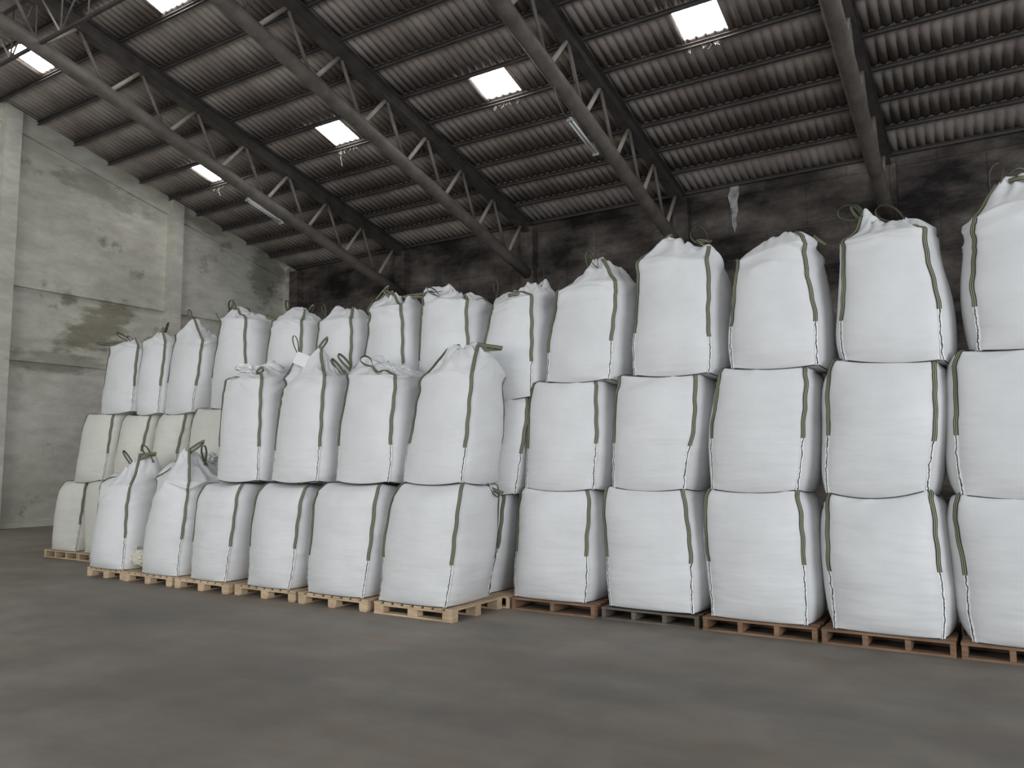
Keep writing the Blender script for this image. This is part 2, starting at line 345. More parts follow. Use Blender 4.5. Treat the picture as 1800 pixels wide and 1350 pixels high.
tube_light(a, b, -6.9, 'unlit twin fluorescent tube light hanging below the middle roof truss', [a, a+np.array([0, -.25, .02]), a+np.array([0, -.5, .18]), (-6.9, a[1]-.75, bz(a[1]-.75)-.05)])
a, b = lightat(434, 350, 495, 392, -16.45)
tube_light(a, b, -16.45, 'unlit twin fluorescent tube light hanging below the leftmost roof truss', [a, a+np.array([0, -.2, .15]), a+np.array([0, -.3, .5]), (-16.35, a[1]-.7, bz(a[1]-.7)+.1), (-16.35, a[1]-1.6, bz(a[1]-1.6)+.12), (-16.35, a[1]-6, bz(a[1]-6)+.12)])
# cobwebs under the skylights
rr = random.Random(8)
for i, (wx, wy, what) in enumerate(((-14.2, 14.6, 'second truss'), (-19.4, 14.62, 'grey wall, far one'), (-9.3, 14.6, 'middle truss'), (-4.6, 14.6, 'rightmost truss'))):
    mb = MB()
    for j in range(14):
        x0 = wx+rr.uniform(-.35, .35); l = rr.uniform(.04, .15)*(3.2 if j == 0 and i < 2 else 1); z0 = roof(wy)-.16
        mb.tube([(x0, wy, z0), (x0+rr.uniform(-.08, .08), wy+.02, z0-l*.5), (x0+rr.uniform(-.05, .05), wy, z0-l)], .004, 4)
    tag(mb.build('cobweb', WEB), 'dusty cobweb strands dangling below the skylight nearest the '+what, 'cobweb', kind='stuff')

# ------------------------------------------------------------------ pallets
def pallet_block(x0, y0, w, d, label, cross=False, seed=0):
    r = random.Random(seed); t = empty('wooden_pallet', (x0, y0, 0), label, 'pallet', 'wooden pallets under the bags')
    x1, y1 = x0+w, y0+d
    mb = MB(); n = 8; bw = w/(n+(n-1)*.45); g = bw*.45
    for i in range(n):
        j = r.uniform(-.006, .006); mb.box((x0+i*(bw+g), y0+j, .108), (x0+i*(bw+g)+bw, y1, .130))
    mb.build('deck', PINE, t)
    mb = MB()
    for y in (y0+.005, y0+d/2-.05, y1-.105): mb.box((x0, y, .088), (x1, y+.10, .107))
    mb.build('cross_boards', PINE, t)
    for i, x in enumerate((x0+.002, x0+w/2-.06, x1-.132)):
        for j, y in enumerate((y0+.004, y0+d/2-.05, y1-.106)):
            MB().box((x, y, .018), (x+.13, y+.10, .0875)).build('block', ORANGE if (r.random() < .3 and not (i == 0 and j == 0)) else PINE, t)
    mb = MB()
    if cross:
        for y in (y0, y0+d/2-.05, y1-.1): mb.box((x0, y, 0), (x1, y+.1, .0175))
    else:
        for x in (x0+.01, x0+w/2-.05, x1-.12): mb.box((x, y0, 0), (x+.1, y1, .0175))
    mb.build('bottom_boards', PINE, t)
def pallet_stringer(x0, y0, w, d, label, m, ns=4, H=.13, seed=0):
    r = random.Random(seed); t = empty('wooden_pallet', (x0, y0, 0), label, 'pallet', 'wooden pallets under the bags')
    mb = MB(); n = 7; bd = d/(n+(n-1)*.4)
    for i in range(n): j = r.uniform(-.008, .008); mb.box((x0+j, y0+i*bd*1.4, H-.020), (x0+w+j, y0+i*bd*1.4+bd, H))
    mb.build('deck', m, t)
    for i in range(ns):
        x = x0+(w-.045)*i/(ns-1); MB().box((x, y0+.01, .0185), (x+.045, y0+d-.01, H-.021)).build('stringer', m, t)
    mb = MB()
    for y in (y0, y0+d/2-.05, y0+d-.1): mb.box((x0, y, 0), (x0+w, y+.1, .018))
    mb.build('bottom_boards', m, t)
PX, PP = -14.706, 1.0992
plab = {0: 'pale wooden pallet alone at the far left end of the back row', 8: 'wooden pallet in the back row just behind the front stack corner',
        9: 'reddish brown wooden pallet, first of the back row clear of the front stack', 10: 'dark grey weathered wooden pallet in the back row',
        11: 'brown wooden pallet in the back row, right of the dark grey one', 12: 'brown wooden pallet in the back row, second from the right edge',
        13: 'brown wooden pallet at the right edge of the photo'}
for k in range(14):
    x = PX+k*PP+.01; l = plab.get(k, 'wooden pallet of the back row hidden behind the front stack, %s from the left' % ORD[k])
    if k == 0: pallet_stringer(x, 7.65, 1.07, .98, l, PINE, 4, seed=k)
    elif k == 10: pallet_stringer(x, 7.66, 1.05, .96, l, GREYW, 4, .12, seed=k)
    elif k == 9: pallet_stringer(x, 7.63, 1.03, .96, l, BROWN, 3, seed=k)
    else: pallet_stringer(x, 7.64, 1.06, .97, l, BROWN if k > 8 else PINE, 4, seed=k)
FXS = [at(u, v, 6.67)[0] for u, v in [(149, 1012), (217, 1021), (307, 1033), (409, 1048), (523, 1063), (657, 1077)]]
FXE = [FXS[1]-.02, FXS[2]-.06, FXS[3]-.05, FXS[4]-.05, FXS[5]-.05, at(795, 1091, 6.67)[0]]
flab = ['pale wooden pallet at the left end of the front stack', 'pale wooden pallet under the slumped single bag of the front stack', 'pale pine pallet under the third bag of the front stack', 'pale pine pallet under the fourth bag of the front stack',
        'pale pine pallet beside the corner pallet of the front stack', 'pale wooden pallet with full bottom boards at the right corner of the front stack']
FXN = [FXS[0]+(FXS[-1]-FXS[0])*i/5 for i in range(6)]
for i in range(6): pallet_block(FXS[i], 6.67+[.03, .0, -.01, .02, 0, 0][i], min(1.10, FXE[i]-FXS[i]), .95, flab[i], i == 5, seed=20+i)

# ------------------------------------------------------------------ bags
NE = 26                                                     # mesh columns per face
def ribbon(P, W, width, th, name, m, parent, uv_len=1.):
    P = np.array(P, float); W = np.array(W, float); W /= np.linalg.norm(W, axis=1)[:, None]+1e-9; n = len(P)
    T = np.gradient(P, axis=0); T /= np.linalg.norm(T, axis=1)[:, None]+1e-9; Nn = np.cross(T, W); Nn /= np.linalg.norm(Nn, axis=1)[:, None]+1e-9
    v = []; uv = []; f = []; cum = np.concatenate([[0], np.cumsum(np.linalg.norm(np.diff(P, axis=0), axis=1))])
    for i in range(n):
        for a, b in ((-.5, .5), (.5, .5), (.5, -.5), (-.5, -.5)): v.append(P[i]+W[i]*a*width+Nn[i]*b*th); uv.append((a+.5, cum[i]))
    for i in range(n-1):
        for j in range(4): f.append((4*i+j, 4*i+(j+1) % 4, 4*i+4+(j+1) % 4, 4*i+4+j))
    f += [(3, 2, 1, 0), (4*n-4, 4*n-3, 4*n-2, 4*n-1)]
    return link(name, v, f, m, parent, False, uv)

def make_bag(label, q, yf, kind='mid', depth=.86, bulge=(.11, .12, .08, .12), seed=0, group=None, peaks=(), loops=(), tend=.36, sag=.035, bsag=.0,
             crumple=.026, rnd_top=(.025, .02), mdome=.012, material=None, corners=(0, 1), flaps=(), lean_back=0, zbase=None, dome=.05, wr=1.0, uwall=None):
    """q = world (x,z) of the four front seam ends: bottom-left, bottom-right, top-left, top-right"""
    rnd = random.Random(seed); (bl, br, tl, tr) = q
    zb = zbase if zbase is not None else min(bl[1], br[1])
    ys = yf+(.05 if kind == 'top' else .0)+lean_back
    cb = np.array([(bl[0], yf, bl[1]), (br[0], yf, br[1]), (br[0]+.0, yf+depth, br[1]), (bl[0]+.0, yf+depth, bl[1])], float)
    ct = np.array([(tl[0], ys, tl[1]), (tr[0], ys, tr[1]), (tr[0]-.01, yf+depth-.04, tr[1]+rnd.uniform(-.03, .03)), (tl[0]+.01, yf+depth-.04, tl[1]+rnd.uniform(-.03, .03))], float)
    if kind == 'top' : pass
    nt = 44; T = .5-.5*np.cos(np.linspace(0, 1, nt)*math.pi); T = T*.75+np.linspace(0, 1, nt)*.25
    nrm = [(0, -1), (1, 0), (0, 1), (-1, 0)]; dia = [(-1, -1), (1, -1), (1, 1), (-1, 1)]
    cw = [(rnd.uniform(-.012, .012), rnd.uniform(-.012, .012)) for _ in range(4)]
    def corner(k, t):
        p = cb[k]*(1-t)+ct[k]*t; a = .018*math.sin(math.pi*t)
        w = cw[k][0]*math.sin(2*math.pi*t)+cw[k][1]*math.sin(3*math.pi*t)
        if kind == 'mid':
            u = max(0, (t-.80)/.20); E = min(1, t/.8)*math.sqrt(max(0, 1-u*u))
            return p+np.array([dia[k][0]*(a+rnd_top[0]*E)+w, dia[k][1]*a*.5+(rnd_top[1]*(1-E)*min(1, max(0, t-.78)/.1) if dia[k][1] < 0 else 0), 0])
        return p+np.array([dia[k][0]*a+w, dia[k][1]*a, 0])
    s = np.arange(NE)/NE; S4 = 4*s*(1-s)
    def prof(t):
        if kind == 'top' and t > .5: return .55+.45*(1-abs(2*t-1)**2.2)**.8
        return .34+.66*(1-abs(2*t-1)**4)**.6
    ring = np.zeros((nt, 4*NE, 3)); out = np.zeros((nt, 4*NE, 2))
    asy = [rnd.uniform(-.35, .35) for _ in range(4)]; low = rnd.uniform(.05, .25)
    for i, t in enumerate(T):
        for k in range(4):
            a, b = corner(k, t), corner((k+1) % 4, t)
            shp = (S4**.72)*(1+asy[k]*(s-.5))*(1+low*(.5-t))
            P = a[None]*(1-s)[:, None]+b[None]*s[:, None]
            B = bulge[k]*prof(t); P[:, 0] += nrm[k][0]*shp*B; P[:, 1] += nrm[k][1]*shp*B
            P[:, 2] -= (sag*(t**3) if kind == 'mid' else -.02*t**3)*S4 + bsag*S4*(1-t)**3
            ring[i, k*NE:(k+1)*NE] = P
    pk = [(np.array([p[0], p[1]]), p[2], p[3] if len(p) > 3 else .22) for p in peaks]; hh = []
    def gz(xy, c, w): return np.exp(-(np.linalg.norm(xy-c, axis=-1)/(w*1.1))**1.5)
    if pk:
        ctop = ring[-1].mean(axis=0); A = np.array([[gz(a[0], b[0], b[2]) for b in pk] for a in pk]); base = ctop[2]+dome*.6
        hh = np.linalg.solve(A+np.eye(len(pk))*.03, np.array([a[1]-base for a in pk]))
    def lift(xy): return sum((w_*gz(xy, q_[0], q_[2]) for q_, w_ in zip(pk, hh)), np.zeros(xy.shape[:-1]))
    if pk:
        lf = lift(ring[-1][:, :2]); ring[..., 2] += lf[None]*(T**5)[:, None]
    cen = ring.mean(axis=1)
    d = ring[:, :, :2]-cen[:, None, :2]; d /= np.linalg.norm(d, axis=2)[:, :, None]
    sx = np.tile(np.arange(4*NE)/NE, (nt, 1)); tt = np.repeat(T[:, None], 4*NE, 1); h = max(.6, tl[1]-bl[1])
    zz = tt*h; X, Y, Z = ring[..., 0], ring[..., 1], ring[..., 2]
    # soft wrinkles: more near the shoulder and beside the corner seams
    fr = (sx % 1); edge = np.exp(-(np.minimum(fr, 1-fr)/.16)**2); ctr = 1-edge*.6
    Zs = Z+.30*np.abs(fr-.5)*(.6+.8*noise(X*1.5, Y*1.5, seed, seed+31)); cr = ridge(X*1.3+seed*3.1, Y*1.3, Zs*8+seed, seed)
    wk = np.sign(cr)*np.abs(cr)**1.6*.6+ridge(X*2.6+seed, Y*2.6, Zs*15, seed+5)*.28*np.clip(noise(X*2, Y*2, Z*3, seed+12)+.5, 0, 1)
    topm = np.clip((tt-.72)/.28, 0, 1)**1.3 if kind == 'top' else np.clip((tt-.86)/.14, 0, 1)*.55
    amp = wr*(topm*.055+edge*.005+.002)
    dd = wk*amp + noise(X*1.6+seed, Y*1.6, Z*1.9, seed+9)*.014*(1-edge)*np.minimum(1, 8*tt*(1-tt)+.1)
    if kind == 'top': dd += .012*np.clip((tt-.86)/.14, 0, 1)*noise(X*6, Y*6, Z*1.2, seed+21)*(1-edge)
    seamcr = edge**6*np.sin(zz*150+noise(0, 0, zz*14, seed)*4)*.0035*np.clip((.45-tt)*8, 0, 1); dd += seamcr
    ring[..., 0] += d[..., 0]*dd; ring[..., 1] += d[..., 1]*dd
    lim = zb+.004
    ring[..., 2] = np.maximum(ring[..., 2], zb-bsag-.002)
    rings = [r for r in ring]
    # bottom
    rim = ring[0]; c0 = rim.mean(axis=0); low_rings = []
    for r in (.93, .75, .4): p = c0+(rim-c0)*r; p[:, 2] = rim[:, 2]-(.0 if bsag else 0)*(1-r); low_rings.append(p)
    # top / crown
    rim = ring[-1]; c1 = rim.mean(axis=0); NR = 34 if kind == 'top' else 12; crown = []
    if kind == 'top':
        rz = rim[:, 2]-(lf if pk else 0); cz = rz.mean(); pr = rnd.uniform(0, 6.28)
        for j in range(1, NR+1):
            r = 1-j/NR; r = r**.9; p = c1+(rim-c1)*r; xy = p[:, :2]; e = 1-r**3.0
            z = rz*r+cz*(1-r)+dome*e+lift(xy)
            th = np.arange(4*NE)/(4*NE)*2*math.pi
            fold = np.sin(th*11+3*noise(np.cos(th)*1.5, np.sin(th)*1.5, r*2, seed))*.4+ridge(np.cos(th)*3.2, np.sin(th)*3.2, r*.8, seed+3)*.8
            z = z+fold*crumple*1.6*4*r*(1-r)+(ridge(xy[:, 0]*4.5, xy[:, 1]*4.5, seed*.7, seed+1)-.3)*crumple*1.5*e+ridge(xy[:, 0]*11, xy[:, 1]*11, .3, seed+2)*crumple*.9*e
            p[:, 2] = z; p[:, 0] += noise(xy[:, 0]*7, xy[:, 1]*7, .5, seed+7)*crumple*1.6*e; p[:, 1] += noise(xy[:, 0]*7, xy[:, 1]*7, .9, seed+8)*crumple*e
            crown.append(p)
    else:
        for j in range(1, NR+1):
            r = 1-j/NR; p = c1+(rim-c1)*r; p[:, 2] = rim[:, 2]*r**2+c1[2]*(1-r**2)+mdome*(1-r**2); crown.append(p)
        crown.pop()
        r = .04; p = c1+(rim-c1)*r; p[:, 2] = c1[2]+mdome; crown.append(p)
    if kind == 'top': crown[-1][:] = crown[-1].mean(axis=0)*.999+crown[-1]*.001
    A = low_rings[::-1]+rings+crown; M = 4*NE; v = np.concatenate(A); f = []
    for i in range(len(A)-1):
        for j in range(M): f.append((i*M+j, i*M+(j+1) % M, (i+1)*M+(j+1) % M, (i+1)*M+j))
    f.append(tuple(range(M-1, -1, -1)))
    f.append(tuple(range((len(A)-1)*M, len(A)*M)))
    mx, my = float(cb[:, 0].mean()), float(cb[:, 1].mean())
    t0 = empty('bulk_bag', (mx, my, zb), label, 'bulk bag', group or 'white bulk bags stacked on pallets')
    link('bag_body', v, f, material or WHITE, t0, True)
    cv = np.concatenate(crown+[rim])
    def surf(x, y):
        dsq = (cv[:, 0]-x)**2+(cv[:, 1]-y)**2; i = np.argsort(dsq)[:3]; return float(cv[i, 2].mean())
    ifront = {0: 0, 1: NE, 2: 2*NE, 3: 3*NE}
    def outn(k):
        q2 = {0: (-.35, -1), 1: (.45, -1), 2: (1, .5), 3: (-1, .5)}[k]; n = np.array([q2[0], q2[1], 0.]); return n/np.linalg.norm(n)
    def crn(k, t):                                          # the actual mesh corner line
        i = np.interp(t, T, np.arange(nt)); a = int(i); b = min(a+1, nt-1); w = i-a; j = ifront[k]
        return ring[a, j]*(1-w)+ring[b, j]*w
    for k in corners:
        n = outn(k); wdir = np.cross(n, (0, 0, 1)); te = tend+rnd.uniform(-.04, .05)
        P, W = [], []
        for t in np.linspace(te, .992, 30):
            wob = .004*math.sin(t*31+seed); P.append(crn(k, t)+n*.011+wdir*wob); tw = .35*math.sin(t*9+seed*1.7); W.append(wdir+n*tw*.6)
        lp = [l for l in loops if l[0] == k]
        tip = crn(k, 1.0)
        if kind == 'mid':
            tx, ty = c1[0]-tip[0], c1[1]-tip[1]
            for a in (.05, .12, .22): P.append(np.array([tip[0]+tx*a, tip[1]+ty*a, tip[2]+.010])); W.append(wdir)
        elif lp:
            an = np.array(lp[0][1][:2])
            for a in np.linspace(.06, 1, 16):
                x, y = tip[0]+(an[0]-tip[0])*a, tip[1]+(an[1]-tip[1])*a
                P.append(np.array([x, y, max(surf(x, y), tip[2]-.02)+.016])); W.append(wdir)
            P = np.array(P); Q = P.copy()
            for _ in range(2): Q[31:-1] = (Q[30:-2]+Q[31:-1]+Q[32:])/3
            Q[31:, 2] = np.maximum(Q[31:, 2], P[31:, 2]-.004); P = list(Q)
        else:
            an = c1[:2]
            for a in np.linspace(.06, .5, 9):
                x, y = tip[0]+(an[0]-tip[0])*a, tip[1]+(an[1]-tip[1])*a; P.append(np.array([x, y, surf(x, y)+.016])); W.append(wdir)
        ribbon(P, W, .038, .005, 'lifting_strap', STRAP, t0)
        P, W = [], []
        for t in np.linspace(.004, te+.01, 40):
            P.append(crn(k, t)+n*.007+wdir*(.002*math.sin(t*50+seed))); W.append(wdir)
        ribbon(P, W, .030, .006, 'corner_seam', SEAM, t0)
    # base seam
    j0 = ring[0]; P = [j0[j % M]+np.array([d[0, j % M, 0], d[0, j % M, 1], 0])*.004+np.array([0, 0, .004]) for j in range(-NE//2, int(1.6*NE), 2)]
    MB().tube(P, .0055, 6).build('base_seam', CORD, t0, True)
    # loops standing or lying above the bag
    for l in loops:
        k, an, tp, w, psi = l[:5]; an = np.array(an, float); tp = np.array(tp, float)
        dsq = ((cv-an)**2*np.array([1.4, .35, 1.0])).sum(axis=1); j = int(np.argmin(dsq)); off = cv[j]+np.array([0, 0, .004])-an; an = an+off; tp = tp+off*np.array([.6, 1, .6])
        a = tp-an; La = np.linalg.norm(a); a = a/La; b = np.array([math.cos(psi), math.sin(psi), .0]); b = b-a*(a@b); b /= np.linalg.norm(b); W0 = np.cross(a, b)
        P, W = [], []; sk = rnd.uniform(-.25, .25)
        for ph in np.linspace(0, 2*math.pi, 33):
            al = La*(1-math.cos(ph))/2; bb = w*.62*math.sin(ph)*math.sin(ph/2)
            P.append(an+a*al+b*(bb+sk*w*math.sin(ph/2)**2)+W0*.035*(ph/math.pi-1)); W.append(W0+a*.35*math.sin(ph/2))
        ribbon(P, W, .040, .005, 'lifting_loop', STRAP, t0)
    for cpt, sz, sd, fm in flaps: crumpled(cpt, sz, sd, fm, t0, 'torn_fabric' if fm is SPILL else 'gathered_top')
    return t0, cv

def crumpled(c, sz, seed, m, parent, name='gathered_top'):
    n, k = 44, 72; v = []; f = []
    for i in range(n+1):
        ph = math.pi*i/n
        for j in range(k):
            th = 2*math.pi*j/k; x, y, z = math.sin(ph)*math.cos(th), math.sin(ph)*math.sin(th), math.cos(ph)
            v.append((x, y, z))
    v = np.array(v); r = 1+.30*ridge(v[:, 0]*1.7, v[:, 1]*1.7, v[:, 2]*1.7+seed, seed)+.16*ridge(v[:, 0]*4, v[:, 1]*4, v[:, 2]*4, seed+1)+.14*ridge(v[:, 0]*8, v[:, 1]*8, v[:, 2]*8, seed+2)
    v = v*r[:, None]*np.array(sz)+np.array(c)
    for i in range(n):
        for j in range(k): f.append((i*k+j, (i+1)*k+j, (i+1)*k+(j+1) % k, i*k+(j+1) % k))
    return link(name, v, f, m, parent, True)

def Q(y, *uv):
    r = []
    for i in range(4): p = at(uv[2*i], uv[2*i+1], y); r.append((float(p[0]), float(p[2])))
    return r
YR, YFR = 7.71, 6.73
def peak(u, v, y, w=.22): p = at(u, v, y); return (p[0], p[1], p[2], w)
def loop(k, u0, v0, u1, v1, y, w=.09, psi=0., dy=0.): a = at(u0, v0, y); b = at(u1, v1, y+dy); return (k, a, b, w, psi)
PZ = .131
# --- rear row, bottom tier
B1 = {0: (92, 963, 132, 967, 112, 846, 150, 842), 8: None, 9: (907, 1047, 1027, 1060, 922, 856, 1030, 858), 10: (1075, 1076, 1218, 1084, 1070, 855, 1197, 858),
      11: (1255, 1094, 1417, 1106, 1248, 858, 1396, 860), 12: (1470, 1114, 1658, 1128, 1461, 864, 1629, 860), 13: None}
lab1 = {0: 'cream-white bulk bag standing on the lone pale pallet at the far left end', 8: 'bulk bag half hidden behind the front stack corner, lowest of its column',
        9: 'smooth white bulk bag on the reddish brown pallet', 10: 'white bulk bag resting on the dark grey weathered pallet',
        11: 'white bulk bag on the brown pallet just right of the dark grey pallet', 12: 'broad white bulk bag with a deep dip in its top edge, on a brown pallet', 13: 'white bulk bag on the pallet cut off by the right edge of the photo'}
def row_q(y, k, zb, zt, wb=.84, wt=.80): cx = PX+(k+.5)*PP; return [(cx-wb/2, zb), (cx+wb/2, zb), (cx-wt/2, zt), (cx+wt/2, zt)]
tops = {}
def level(q, zb):                                          # keep the measured x, sit the base on its support
    q = [list(p) for p in q]; return q
def fixz(q, zb): return [(q[0][0], zb), (q[1][0], zb), q[2], q[3]]
z1a = 1.41
for k in range(14):
    if B1.get(k): q = fixz(Q(YR, *B1[k]), PZ)
    elif k == 13: a = Q(YR, 1716, 1142, 1716, 1142, 1688, 868, 1688, 868); q = [(a[0][0], PZ), (a[0][0]+.93, PZ), a[2], (a[2][0]+.90, a[2][1])]
    elif k == 8: a = Q(YR, 860, 1038, 860, 1038, 884, 866, 884, 866); q = [(a[0][0]-.70, PZ), (a[0][0], PZ), (a[2][0]-.70, a[2][1]), a[2]]
    else: q = row_q(YR, k, PZ, 1.40)
    if k == 0: w = .50; q = [q[0], q[1], q[2], q[3]]
    tops[(1, k)] = q
    make_bag(lab1.get(k, 'bulk bag of the back row behind the front stack, lowest tier, %s column' % ORD[k]), q, YR, 'mid', seed=100+k, tend=.40,
             bulge=(.13, .12 if k != 8 else .07, .08, .13 if k != 1 else .07), sag=.03 if k != 12 else .07, rnd_top=(.045, .07) if k < 4 else (.025, .02), material=CREAM if k < 4 else None, group='lower bulk bags of the back row', loops=[loop(2, 888, 864, 912, 850, YR+.1, .07, .2)] if k == 8 else ())
# --- rear row, middle tier
B2 = {0: (133, 842, 180, 843, 157, 728, 198, 724), 1: (201, 843, 237, 845, 221, 729, 262, 726), 2: (263, 845, 301, 846, 286, 727, 324, 724),
      9: (926, 850, 1042, 847, 943, 671, 1045, 666), 10: (1080, 847, 1202, 853, 1093, 660, 1220, 655), 11: (1253, 851, 1400, 856, 1268, 647, 1412, 641), 12: (1455, 852, 1629, 853, 1469, 633, 1638, 632)}
lab2 = {0: 'cream-white bulk bag in the middle of the far left column, second tier', 1: 'cream bulk bag with one strap in view, second tier, second column from the left', 2: 'cream bulk bag in the second tier directly above the front stack single bags',
        3: 'plain second tier bulk bag just left of the upper front stack bags', 8: 'narrow strip of a bulk bag in the second tier beside the front stack', 9: 'white bulk bag in the second tier above the reddish brown pallet',
        10: 'white bulk bag in the second tier above the dark grey pallet', 11: 'white bulk bag, middle of the column right of the dark grey pallet', 12: 'white bulk bag with sagging base, above the bag with the deeply dipped top', 13: 'white bulk bag in the middle tier cut off by the right edge'}
for k in range(14):
    if B2.get(k): q = Q(YR, *B2[k])
    elif k == 13: a = Q(YR, 1694, 864, 1694, 864, 1684, 617, 1684, 617); q = [a[0], (a[0][0]+.93, a[0][1]), a[2], (a[2][0]+.92, a[2][1])]
    elif k == 8: a = Q(YR, 905, 864, 905, 864, 925, 696, 925, 696); q = [(a[0][0]-.80, a[0][1]), a[0], (a[2][0]-.78, a[2][1]), a[2]]
    elif k == 3: a = Q(YR, 327, 846, 327, 846, 348, 718, 348, 718); q = [a[0], (a[0][0]+.72, a[0][1]), a[2], (a[2][0]+.72, a[2][1])]
    else: x_ = -9.66+(k-4)*1.005+.50; q = [(x_-.38, 1.42), (x_+.38, 1.42), (x_-.37, 2.45), (x_+.37, 2.45)]
    lo = tops[(1, k)]; q = [(q[0][0], lo[2][1]-.012), (q[1][0], lo[3][1]-.012), q[2], q[3]]; tops[(2, k)] = q
    make_bag(lab2.get(k, 'bulk bag of the back row behind the front stack, second tier, %s column' % ORD[k]), q, YR, 'mid', seed=200+k, tend=.40,
             bulge=(.12, .12 if k != 8 else .05, .08, .12 if k != 9 else .06), rnd_top=(.045, .04) if k < 4 else (.025, .02), sag=.03, bsag=.03 if k not in (12, ) else .06, material=CREAM if k < 4 else None, group='middle tier bulk bags of the back row')
# --- rear row, top tier
def T3(k, lab, uv, peaks, loops, **kw):
    kw.setdefault('group', 'top tier bulk bags of the back row')
    lo = tops[(2, k)]; q = Q(YR, *uv); q = [(q[0][0], lo[2][1]-.012), (q[1][0], lo[3][1]-.012), q[2], q[3]]; make_bag(lab, q, YR, 'top', depth=.84, seed=300+k, peaks=peaks, loops=loops, bsag=.03, bulge=(.10, .11, .08, .11), **kw)
YM = YR+.3
T3(0, 'leftmost top tier bag with one strap loop sticking out to the left', (180, 724, 231, 727, 191, 612, 239, 608), [peak(175, 594, YR+.15, .12), peak(208, 594, YM, .2), peak(236, 598, YR+.1, .15)],
   [loop(0, 171, 599, 138, 601, YR+.15, .06, 1.4), loop(1, 231, 599, 206, 586, YR+.2, .05, .4), loop(3, 240, 597, 225, 586, YR+.5, .05, .3)])
T3(1, 'top tier bulk bag with two dark straps close together, second from the left', (242, 726, 278, 723, 250, 606, 286, 606), [peak(262, 581, YM, .25), peak(284, 583, YR+.1, .15)],
   [loop(1, 283, 582, 289, 578, YR+.1, .05, 1.2), loop(2, 292, 582, 301, 558, YR+.5, .04, .5)], corners=(0, 1))
T3(2, 'top tier bag rising to one pointed peak with a tall strap, third from the left', (292, 723, 338, 720, 305, 594, 352, 602), [peak(312, 571, YM, .15), peak(340, 563, YR+.15, .2)],
   [loop(1, 340, 564, 336, 546, YR+.15, .04, 1.4)])
T3K = dict(group='top tier bulk bags of the back row')
def snap3(k, q): lo = tops[(2, k)]; return [(q[0][0], lo[2][1]-.012), (q[1][0], lo[3][1]-.012), q[2], q[3]]
def t3b(k, lab, uv, peaks, loops, **kw): make_bag(lab, snap3(k, Q(YR, *uv)), YR, 'top', depth=.84, seed=300+k, peaks=peaks, loops=loops, bsag=.03, bulge=kw.pop('bulge', (.10, .11, .08, .11)), **T3K, **kw)
t3b(3, 'wide top tier bag with crumpled top and document patch, fourth from the left', (372, 711, 430, 715, 384, 568, 428, 562), [peak(382, 549, YM, .15), peak(414, 544, YM, .2), peak(440, 552, YM, .2)],
    [loop(0, 378, 556, 388, 531, YR+.2, .10, .3), loop(1, 414, 548, 413, 534, YR+.2, .03, 1.4), loop(2, 440, 556, 436, 541, YR+.6, .12, .2)], bulge=(.09, .14, .08, .09))
t3b(4, 'top tier bag with a folded left flap and round loop, fifth from the left', (463, 710, 524, 708, 476, 572, 526, 564), [peak(466, 542, YM, .16), peak(500, 553, YM, .2), peak(530, 543, YM, .18)],
    [loop(0, 486, 560, 466, 556, YR+.1, .05, 1.2), loop(3, 524, 542, 518, 523, YR+.5, .08, .2), loop(2, 538, 562, 552, 537, YR+.5, .04, 1.3)])
t3b(5, 'squat crumpled top tier bag with a fine crease round its middle, sixth from the left', (550, 706, 618, 704, 560, 570, 612, 560), [peak(568, 553, YM, .16), peak(594, 543, YM, .14), peak(625, 549, YM, .14)],
    [loop(0, 575, 560, 570, 536, YR+.15, .07, .3)], crumple=.028)
t3b(6, 'top tier bag with a bunched puckered top and long strap pointing up right', (640, 700, 712, 696, 648, 552, 700, 538), [peak(656, 522, YR+.2, .16), peak(690, 522, YM, .18), peak(722, 526, YM, .18)],
    [loop(0, 658, 522, 679, 498, YR+.2, .03, 1.3), loop(1, 690, 522, 677, 512, YR+.2, .03, 1.2)], crumple=.035, bulge=(.10, .13, .08, .11))
t3b(7, 'top tier bag with a pointed left corner and looped strap lying on it', (738, 696, 820, 691, 742, 536, 817, 528), [peak(750, 500, YR+.15, .15), peak(785, 508, YM, .2), peak(815, 522, YM, .2)],
    [loop(0, 776, 524, 754, 508, YR+.05, .06, .3), loop(3, 748, 502, 712, 514, YR+.5, .03, 1.3)])
t3b(8, 'top tier bag with a hanging flap and tall thin loop at its right', (846, 694, 933, 689, 860, 545, 930, 528), [peak(862, 518, YM, .15), peak(890, 514, YM, .16), peak(940, 502, YM, .22), peak(960, 500, YR+.7, .15)],
    [loop(0, 838, 516, 848, 488, YR+.25, .07, .3), loop(1, 900, 528, 918, 521, YR+.1, .03, 1.3), loop(2, 958, 500, 952, 466, YR+.45, .08, .5)], crumple=.025)
t3b(9, 'top tier bag gathered to a peak with twin strap loops, above the reddish pallet', (963, 657, 1070, 661, 978, 512, 1078, 494), [peak(1040, 470, YM, .16), peak(1066, 466, YM, .14), peak(1085, 474, YR+.6, .15)],
    [loop(1, 1060, 478, 1038, 441, YR+.22, .09, .3), loop(0, 1038, 478, 1033, 443, YR+.35, .07, .9), loop(2, 1086, 470, 1061, 441, YR+.5, .10, .2)], dome=.09)
t3b(10, 'tall top tier bag with a ridge and a big curled loop at its right corner', (1117, 654, 1245, 645, 1124, 464, 1240, 468), [peak(1178, 430, YM, .24), peak(1212, 432, YM, .2), peak(1248, 420, YR+.18, .13), peak(1256, 424, YR+.22, .12)],
    [loop(0, 1166, 430, 1180, 415, YR+.3, .05, .9), loop(3, 1186, 430, 1192, 418, YR+.45, .05, .3), loop(1, 1246, 420, 1212, 402, YR+.15, .17, .25), loop(2, 1250, 420, 1224, 416, YR+.2, .07, 1.2)], dome=.08)
